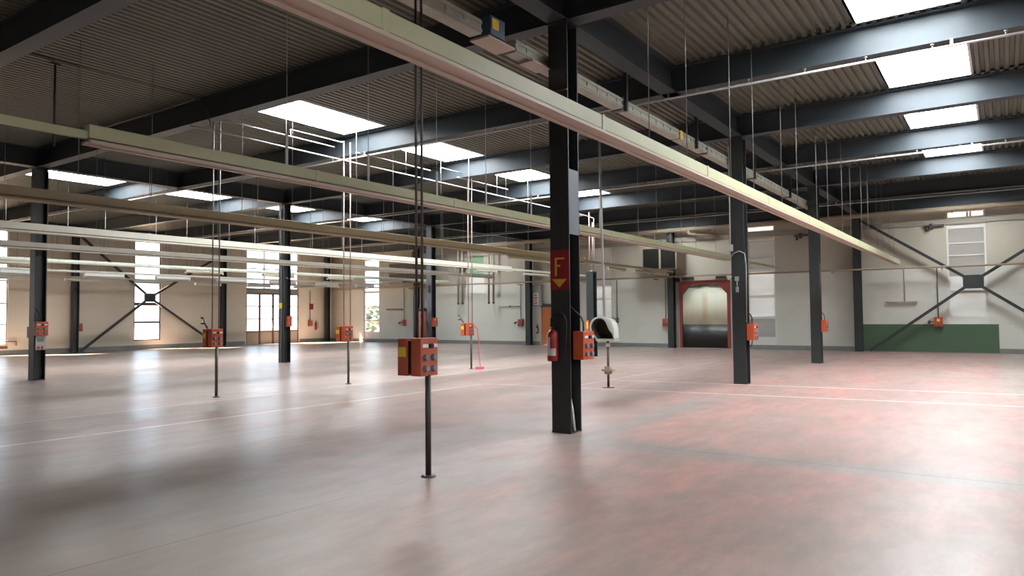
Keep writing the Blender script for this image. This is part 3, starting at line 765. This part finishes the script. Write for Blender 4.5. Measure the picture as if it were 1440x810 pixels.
# ------------------------------------------------------------------ column C1 fittings
x = 8.635-.145
r = thing('wall_sign', (x, YC, 1.96), 'dark red sign with a yellow letter F and down arrow on the near column', 'sign')
B(x-.006, x, YC-.15, YC+.15, 1.955, 2.51).build('panel', 'signred', r)
f = MB(); yl = YC+.075
f.box(x-.009, x-.006, yl-.030, yl, 2.15, 2.40).box(x-.009, x-.006, yl-.15, yl-.030, 2.375, 2.40).box(x-.009, x-.006, yl-.085, yl-.030, 2.275, 2.30)
f.build('letter', 'signyel', r)
MB().prism([(YC+.125, 2.105), (YC-.115, 2.105), (YC+.005, 1.99)], 'x', x-.009, x-.006).build('arrow', 'signyel', r)
# extinguisher
ex, ey = 8.385, 5.10
r = thing('wall_mounted_fire_extinguisher', (ex, ey, .98), 'red fire extinguisher with white labels hung on the near column', 'fire extinguisher')
MB().lathe((ex, ey, .985), [(.066, 0), (.076, .015), (.076, .34), (.068, .385), (.045, .415), (.026, .43)], 24).build('cylinder', 'red', r)
def wrap(mb, z0, z1, a0, a1, R):
    n = 8; vs = []
    for i in range(n+1):
        a = a0 + (a1-a0)*i/n
        vs += [(ex + R*cos(a), ey + R*sin(a), z0), (ex + R*cos(a), ey + R*sin(a), z1)]
    mb._add(vs, [(2*i, 2*i+2, 2*i+3, 2*i+1) for i in range(n)], True)
    return mb
wrap(MB(), 1.06, 1.31, pi*.62, pi*1.02, .0775).build('label', 'paper', r)
wrap(MB(), 1.06, 1.16, pi*1.02, pi*1.34, .0775).build('label', 'paper', r)
MB().cyl((ex, ey, 1.41), (ex, ey, 1.46), .022, 12).box(ex-.018, ex+.018, ey-.05, ey+.03, 1.455, 1.475).bar((ex, ey+.02, 1.475), (ex-.02, ey-.13, 1.53), .022, .012).build('valve', 'black', r)
MB().tube([(ex, ey+.02, 1.46), (ex+.01, ey+.03, 1.56), (ex+.02, ey-.02, 1.63), (ex+.03, ey-.10, 1.645), (ex+.03, ey-.17, 1.60), (ex+.03, ey-.20, 1.50), (ex+.03, ey-.19, 1.25), (ex+.03, ey-.16, 1.12)], .011, 8).build('hose', 'black', r)
B(ex+.07, x+.002, ey-.03, ey+.03, 1.2, 1.24).build('bracket', 'steel', r)
# pale pipe leaning inside the web
o = MB().tube([(8.58, 4.98, .62), (8.60, 4.93, .32), (8.63, 4.91, .02)], .019, 10).build('loose_pipe', 'white', origin=(8.63, 4.905, .0))
tag(o, 'pale pipe leaning inside the foot of the near column', 'pipe')

# ------------------------------------------------------------------ windows of the left wall
def window(n, wall, a0, a1, z0, z1, label, bars, panes, frame='frame_white', mull=(), fw=.06):
    P = (lambda u, v, z: (u, YL+.09+v, z)) if wall == 'l' else (lambda u, v, z: (XW+.09+v, u, z))
    r = sroot('window_%d' % n, P((a0+a1)/2, 0, z0))
    def bx(mb, u0, u1, v0, v1, q0, q1):
        p, q = P(u0, v0, q0), P(u1, v1, q1)
        return mb.box(min(p[0], q[0]), max(p[0], q[0]), min(p[1], q[1]), max(p[1], q[1]), q0, q1)
    f = MB()
    bx(f, a0, a0+fw, -.04, .04, z0, z1); bx(f, a1-fw, a1, -.04, .04, z0, z1)
    bx(f, a0+fw, a1-fw, -.04, .04, z1-fw, z1); bx(f, a0+fw, a1-fw, -.04, .04, z0, z0+fw)
    for m_ in mull: bx(f, m_[0]-.03, m_[0]+.03, -.035, .035, m_[1], m_[2])
    for z, h in bars: bx(f, a0+fw, a1-fw, -.037, .037, z-h/2, z+h/2)
    f.build('frame', frame, r)
    for (q0, q1, m_) in panes: bx(MB(), a0+fw*.5, a1-fw*.5, -.006, .006, q0, q1).build('pane', m_, r)
    return r
window(1, 'l', 12.4, 13.92, .46, 5.85, '', [(1.4, .06), (2.36, .07), (3.4, .06), (4.45, .06)], [(.5, 5.82, 'glass')])
window(30, 'l', 5.0, 6.4, .46, 5.85, '', [(1.4, .06), (2.36, .07), (3.4, .06), (4.45, .06)], [(.5, 5.82, 'glass')])  # added out of view to light the left column fronts and wall
window(31, 'l', -1.2, .3, .46, 5.85, '', [(1.4, .06), (2.36, .07), (3.4, .06), (4.45, .06)], [(.5, 5.82, 'glass')])  # second added window, also out of view, for the same light
window(2, 'l', 19.68, 21.12, .46, 5.85, '', [(1.42, .10), (2.38, .16), (3.5, .05), (4.5, .05)], [(.5, 5.82, 'glass')], 'frame_dark')
window(3, 'l', 26.4, 30.26, 3.35, 5.92, '', [(3.7, .05), (4.6, .05)], [(3.4, 5.9, 'glass')], 'frame_dark', mull=((27.7, 3.4, 5.9), (29.0, 3.4, 5.9)))
# glazed entrance below window 3
r = sroot('door_1', (28.33, YL+.06, 0), 'glazed entrance of dark framed leaves with beige kick panels in the left wall', 'door')
f = MB()
f.box(26.4, 30.26, YL+.0, YL+.1, 3.1, 3.36)
f.build('head', 'trim', r)
for i in range(4):
    a = 26.4 + i*.965; b = a + .965
    L_ = MB(); y0, y1 = YL+.03, YL+.085
    L_.box(a, a+.07, y0, y1, 0, 3.1).box(b-.07, b, y0, y1, 0, 3.1).box(a+.07, b-.07, y0, y1, 3.02, 3.1).box(a+.07, b-.07, y0, y1, .74, .82).box(a+.07, b-.07, y0, y1, 1.52, 1.57).box(a+.07, b-.07, y0, y1, 2.28, 2.33)
    d = L_.build('leaf_frame', 'frame_dark', r)
    B(a+.07, b-.07, YL+.045, YL+.07, .0, .74).build('kick_panel', 'lip', d)
    B(a+.07, b-.07, YL+.052, YL+.062, .82, 3.02).build('pane', 'glass', d)
    if i in (1, 2): MB().bar((b-.035 if i == 1 else a+.035, YL+.0, 1.0), (b-.035 if i == 1 else a+.035, YL+.0, 1.3), .02, .02).box(*( (b-.05, b-.02) if i == 1 else (a+.02, a+.05)), YL, YL+.03, 1.13, 1.17).build('handle', 'galv', d)

# ------------------------------------------------------------------ windows of the far wall
window(4, 'f', 8.42, 9.66, .15, 5.58, '', [(5.30, .10), (4.92, .10), (4.15, .05), (3.55, .12), (2.38, .10), (1.42, .12), (.35, .40)],
       [(5.33, 5.55, 'bright'), (3.6, 5.27, 'milky'), (1.45, 3.55, 'milky_low'), (.5, 1.42, 'milky')])
window(5, 'f', .54, 1.84, 1.15, 5.58, '', [(5.30, .06), (4.98, .22), (4.30, .05), (3.82, .05), (2.38, .10), (1.30, .28)],
       [(5.33, 5.55, 'bright'), (3.8, 4.9, 'milky'), (3.0, 3.8, 'milky'), (1.4, 3.0, 'milky_low')], mull=((1.02, 5.33, 5.56), (1.13, 5.33, 5.56)))
window(6, 'f', 16.5, 17.86, 1.5, 5.3, '', [(3.1, .07), (2.42, .06), (4.2, .06)], [(3.1, 5.2, 'milky'), (1.55, 3.1, 'milky_low')], mull=((17.05, 1.5, 3.1),))
window(7, 'f', 24.62, 25.80, 2.93, 5.4, '', [(3.95, .07)], [(3.98, 5.35, 'milky_green'), (2.96, 3.92, 'milky_low')])
window(8, 'f', 33.03, 34.42, .11, 5.3, '', [(.40, .5), (1.36, .08), (2.25, .05), (3.2, .14), (3.9, .06), (4.6, .05)],
       [(.6, 5.2, 'glass')])

# ------------------------------------------------------------------ red framed swing door
ya, yb, zt = 10.46, 12.90, 3.16; ym = (ya+yb)/2
r = sroot('door_2', (XW, ym, 0), 'red framed swing door with cream upper sheets and black lower aprons', 'door')
f = MB(); x0, x1 = XW-.06, XW+.16
f.box(x0, x1, ya, ya+.13, 0, zt).box(x0, x1, yb-.13, yb, 0, zt).box(x0, x1, ya+.13, yb-.13, zt-.16, zt)
f.prism([(ya+.13, zt-.16), (ya+.55, zt-.16), (ya+.13, zt-.62)], 'x', x0+.02, x1-.04).prism([(yb-.13, zt-.16), (yb-.55, zt-.16), (yb-.13, zt-.62)], 'x', x0+.02, x1-.04)
f.build('frame', 'framered', r)
for s_ in (0, 1):
    a, b = (ya+.13, ym) if s_ == 0 else (ym, yb-.13)
    sh = MB(); n = 10
    def bow(v): return .02*sin(pi*(v-a)/(b-a)*2)
    for k in range(n):
        u0, u1 = a+(b-a)*k/n, a+(b-a)*(k+1)/n
        X0, X1 = XW+.05+bow(u0), XW+.05+bow(u1)
        sh._add([(X0, u0, 1.08), (X1, u1, 1.08), (X1, u1, zt-.16), (X0, u0, zt-.16), (X0+.012, u0, 1.08), (X1+.012, u1, 1.08), (X1+.012, u1, zt-.16), (X0+.012, u0, zt-.16)], [(0, 1, 2, 3), (4, 7, 6, 5), (3, 2, 6, 7), (0, 4, 5, 1)], True)
    lf = sh.build('leaf', 'pvc', r)
    ap = MB()
    for k in range(n):
        u0, u1 = a+(b-a)*k/n, a+(b-a)*(k+1)/n
        X0, X1 = XW+.04+bow(u0), XW+.04+bow(u1)
        ap._add([(X0, u0, .003), (X1, u1, .003), (X1, u1, 1.10), (X0, u0, 1.10), (X0+.03, u0, .003), (X1+.03, u1, .003), (X1+.03, u1, 1.1), (X0+.03, u0, 1.1)], [(0, 1, 2, 3), (4, 7, 6, 5), (3, 2, 6, 7), (0, 4, 5, 1)], True)
    ap.build('apron', 'rubber', lf)
    B(XW+.02, XW+.05, (a+b)/2-.35, (a+b)/2+.35, zt-.30, zt-.22).build('hinge_bar', 'galv', lf)
B(XW-.18, XW-.0, ya+.2, yb-.1, zt+.04, zt+.20).build('rail_box', 'lip', r)
MB().box(XW-.20, XW-.18, ya+.1, ya+.6, zt+.06, zt+.2).box(XW-.20, XW-.18, yb-.8, yb-.2, zt+.06, zt+.2).box(XW-.2, XW, yb-.02, yb+.18, zt+.0, zt+.18).build('drive_unit', 'steel', r)
for yy in (ya-.12, yb+.14): B(XW-.05, XW, yy-.1, yy+.1, 0, zt+.1).build('side_panel', 'trim', r)

# ------------------------------------------------------------------ orange door
r = sroot('door_3', (XW, 20.33, 0), 'plain orange personnel door under a dark lintel, left of the near column', 'door')
B(XW+.02, XW+.07, 19.94, 20.72, .01, 2.06).build('leaf', 'orange_door', r)
MB().box(XW-.02, XW+.1, 19.9, 19.94, 0, 2.06).box(XW-.02, XW+.1, 20.72, 20.76, 0, 2.06).build('frame', 'orange_door', r)
B(XW-.04, XW+.05, 19.86, 20.80, 2.06, 2.22).build('lintel', 'steel', r)
MB().cyl((XW-.03, 20.05, 1.03), (XW+.02, 20.05, 1.03), .014, 8).cyl((XW-.03, 20.05, 1.03), (XW-.03, 20.16, 1.03), .012, 8).build('handle', 'galv', r)

# ------------------------------------------------------------------ things on the far wall
o = B(XW-.03, XW-.002, .22, 4.97, .03, 1.12).build('wall_board', 'green', origin=(XW-.015, 2.6, .03)); tag(o, 'green painted boarding on the far wall below the cross bracing', 'wall board')
r = thing('wall_lamp', (XW-.06, 3.47, 1.94), 'pale fluorescent wall lamp above the green boarding', 'wall lamp')
B(XW-.12, XW-.02, 2.9, 4.04, 2.0, 2.05).build('housing', 'lip', r, bevel=.01)
MB().cyl((XW-.07, 2.95, 1.975), (XW-.07, 4.0, 1.975), .02, 8).build('tube', 'white', r)
MB().cyl((XW-.03, 3.35, 2.05), (XW-.03, 3.35, 3.34), .014, 8).build('conduit', 'trim', r)
r = thing('wall_lamp', (XW-.06, 31.5, 1.98), 'dark wall lamp right of the tall clear window', 'wall lamp')
B(XW-.10, XW-.02, 30.95, 32.3, 2.02, 2.10).build('housing', 'pipe_dark', r, bevel=.01)
MB().cyl((XW-.06, 31, 2.0), (XW-.06, 32.2, 2.0), .018, 8).build('tube', 'white', r)
r = thing('wall_conduit', (XW-.04, 22.6, 2.1), 'short horizontal grey conduit on the wall left of the orange door', 'conduit')
MB().tube([(XW-.05, 22.13, 2.12), (XW-.05, 23.6, 2.12)], .022, 8).build('pipe', 'trim', r)
B(XW-.08, XW-.03, 22.75, 22.85, 2.08, 2.16).build('clip', 'steel', r)
r = thing('wall_cabinet', (XW-.15, 20.97, 2.12), 'grey wall cabinet with a faded red notice above the orange door', 'cabinet')
B(XW-.22, XW-.005, 20.66, 21.20, 2.12, 3.27).build('body', 'panel_grey', r, bevel=.012)
n = B(XW-.226, XW-.22, 20.80, 21.14, 2.18, 2.82).build('notice', 'paper', r)
mk = MB()
for k in range(4): mk.box(XW-.229, XW-.226, 20.86+.03*(k % 2), 21.08-.05*(k % 3 == 1), 2.24+.14*k, 2.32+.14*k)
mk.build('notice_mark', 'pinkink', n)
r = thing('wall_mounted_fire_extinguisher', (XW-.12, 20.98, .6), 'small dark fire extinguisher hung beside the orange door', 'fire extinguisher')
MB().lathe((XW-.10, 20.98, .62), [(.06, 0), (.07, .02), (.07, .36), (.04, .42), (.02, .44)], 16).build('cylinder', 'rust', r)
B(XW-.175, XW-.165, 20.94, 21.02, .72, .90).build('label', 'paper', r)
MB().cyl((XW-.10, 20.98, 1.05), (XW-.10, 20.98, 1.1), .02, 8).bar((XW-.10, 20.95, 1.1), (XW-.10, 21.08, 1.14), .02, .015).build('valve', 'black', r)

r = thing('wall_hung_unit_heater', (32.4, 13.4, 3.7), 'dark grilled unit heater high on the far wall left of the red framed door', 'unit heater')
MB().box(31.82, 32.52, 12.56, 14.28, 3.72, 4.78).box(32.52, 32.99, 12.56, 13.02, 3.72, 4.78).build('casing', 'heater', r, bevel=.015)
for a, b in ((12.62, 13.33), (13.42, 14.22)):
    gr = MB().box(31.79, 31.825, a, b, 3.78, 4.72)
    for k in range(9): gr.box(31.775, 31.795, a+.02, b-.02, 3.83+.098*k, 3.86+.098*k)
    gr.build('grille', 'heater_dark', r)
B(31.78, 31.83, 13.33, 13.42, 3.74, 4.76).build('mullion', 'heater', r)
MB().cyl((32.2, 13.0, 4.75), (32.2, 13.0, 5.5), .03, 8).cyl((32.2, 13.8, 4.75), (32.2, 13.8, 5.5), .03, 8).build('pipe', 'pipe_dark', r)
MB().lathe((32.1, 13.7, 4.80), [(.14, 0), (.14, .12), (.08, .18)], 12).build('motor', 'steel', r)
r = thing('wall_hung_unit_heater', (32.4, 29.5, 3.7), 'brown slatted unit heater high on the far wall behind the rust red tank', 'unit heater')
B(31.92, 32.52, 27.9, 31.1, 3.62, 4.85).build('casing', 'insul', r, bevel=.015)
for z0, z1 in ((3.70, 4.18), (4.36, 4.80)):
    gr = MB().box(31.89, 31.925, 27.96, 31.04, z0, z1)
    for k in range(4): gr.box(31.875, 31.895, 27.98, 31.02, z0+.04+.11*k, z0+.07+.11*k)
    gr.build('grille', 'heater_brown', r)
MB().cyl((32.1, 29.3, 3.6), (32.1, 29.3, 5.5), .05, 8).build('pipe', 'trim', r)
MB().lathe((32.1, 28.3, 5.0), [(.30, 0), (.34, .15), (.34, .35), (.2, .45)], 14).build('motor', 'heater', r)

r = thing('upright_tank', (24.2, 21.60, 0), 'rust red upright tank with black cap in front of the grey fronted column', 'tank')
MB().lathe((24.18, 21.48, 0), [(.17, 0), (.18, .02), (.18, 1.78), (.165, 1.84)], 20).build('body', 'rust', r)
MB().lathe((24.18, 21.48, 1.84), [(.185, 0), (.185, .10), (.16, .13)], 20).build('cap', 'black', r)
B(23.99, 24.004, 21.38, 21.44, 1.18, 1.54).build('sticker', 'yellow', r)

# sensors and brackets near the top of the far wall
for i, (yy, zz, lb) in enumerate(((2.35, 5.02, 'dark actuator beside the top of the bright far window'), (7.3, 5.0, 'dark actuator between the two right-hand columns'))):
    r = thing('wall_mounted_actuator', (XW-.1, yy, zz), lb, 'actuator')
    MB().cyl((XW-.10, yy-.45, zz), (XW-.10, yy+.25, zz), .045, 8).build('body', 'pipe_dark', r)
    MB().box(XW-.14, XW, yy-.05, yy+.05, zz-.12, zz+.10).cyl((XW-.08, yy+.15, zz), (XW-.08, yy+.15, zz-.2), .05, 8).build('bracket', 'steel', r)
# left wall
o = MB().box(31.13, 31.45, YL-.012, YL-.002, 2.12, 2.50).build('wall_sign', 'signred', origin=(31.29, YL-.006, 2.12)); tag(o, 'small red sign above the red wall box near the far left corner', 'sign')
r = thing('wall_mounted_fire_extinguisher', (31.62, YL-.1, .75), 'red fire extinguisher on the left wall near the corner', 'fire extinguisher')
MB().lathe((31.60, YL-.10, .78), [(.07, 0), (.08, .02), (.08, .42), (.05, .49), (.02, .52)], 16).build('cylinder', 'red', r)
MB().cyl((31.6, YL-.10, 1.3), (31.6, YL-.10, 1.35), .02, 8).bar((31.56, YL-.10, 1.36), (31.74, YL-.10, 1.40), .02, .015).build('valve', 'black', r)
MB().tube([(31.62, YL-.12, 1.33), (31.75, YL-.14, 1.25), (31.76, YL-.14, .9)], .012, 8).build('hose', 'black', r)
r = thing('wall_mounted_bracket', (14.2, YL-.1, .4), 'small dark pipe bracket low on the left wall at the picture edge', 'bracket')
MB().tube([(13.6, YL-.08, .62), (14.25, YL-.08, .62), (14.25, YL-.08, .42)], .025, 8).box(13.6, 13.9, YL-.1, YL, .30, .42).build('pipe', 'pipe_brown', r)

# ------------------------------------------------------------------ outside
g = MB(); g.box(-60, 110, YL+.25, 140, -.25, -.12).box(XW+.25, 110, -60, YL+.25, -.25, -.12)
o = g.build('ground', 'asphalt'); o['kind'] = 'structure'
h = MB()
for k in range(260):
    a = random.uniform(27, 41); zc = random.uniform(0, 1) ** .8 * 2.3; xc = 39 + random.uniform(-.5, .5); rr = random.uniform(.2, .4)
    h.lathe((xc, a, zc - .1), [(rr*.3, 0), (rr, rr*.5), (rr*.9, rr*.9), (rr*.3, rr*1.3)], 7)
o = h.build('hedge_foliage', 'leaf'); o['kind'] = 'stuff'; o['label'] = 'grey green hedge outside the tall clear window'; o['category'] = 'hedge'

# ------------------------------------------------------------------ light
w = bpy.data.worlds.new('World'); SC.world = w; w.use_nodes = True
bg = w.node_tree.nodes['Background']; bg.inputs[0].default_value = (.76, .88, 1., 1); bg.inputs[1].default_value = 4.0
sd = bpy.data.lights.new('Sun', 'SUN'); so = bpy.data.objects.new('Sun', sd); COL.objects.link(so)
sd.energy = 85; sd.color = (1., .75, .54); sd.angle = math.radians(.6)
so.rotation_euler = Vector((.55, -.55, -1)).to_track_quat('-Z', 'Y').to_euler()
so.location = (10, 50, 30)

# ------------------------------------------------------------------ camera
cd = bpy.data.cameras.new('Camera'); co = bpy.data.objects.new('Camera', cd); COL.objects.link(co)
cd.sensor_width = 36; cd.lens = 36*1008.04/1440; cd.clip_end = 300; cd.clip_start = .05
yaw, pit, rol = math.radians(34.5114), math.radians(2.2006), math.radians(-.4907)
fw = Vector((cos(yaw)*cos(pit), sin(yaw)*cos(pit), sin(pit))); rt = Vector((sin(yaw), -cos(yaw), 0)); up = rt.cross(fw)
r2 = cos(rol)*rt + sin(rol)*up; u2 = -sin(rol)*rt + cos(rol)*up
co.matrix_world = Matrix(((r2.x, u2.x, -fw.x, 0), (r2.y, u2.y, -fw.y, 0), (r2.z, u2.z, -fw.z, 1.6087), (0, 0, 0, 1)))
SC.camera = co

SC.view_settings.view_transform = 'Standard'
SC.view_settings.look = 'None'
SC.view_settings.gamma = 1.0
SC.view_settings.use_curve_mapping = False
SC.view_settings.exposure = 0.12
cy = SC.cycles
cy.max_bounces = 8; cy.diffuse_bounces = 4; cy.glossy_bounces = 4; cy.transmission_bounces = 4; cy.transparent_max_bounces = 8
cy.use_denoising = True; cy.sample_clamp_indirect = 8.0; cy.caustics_reflective = False
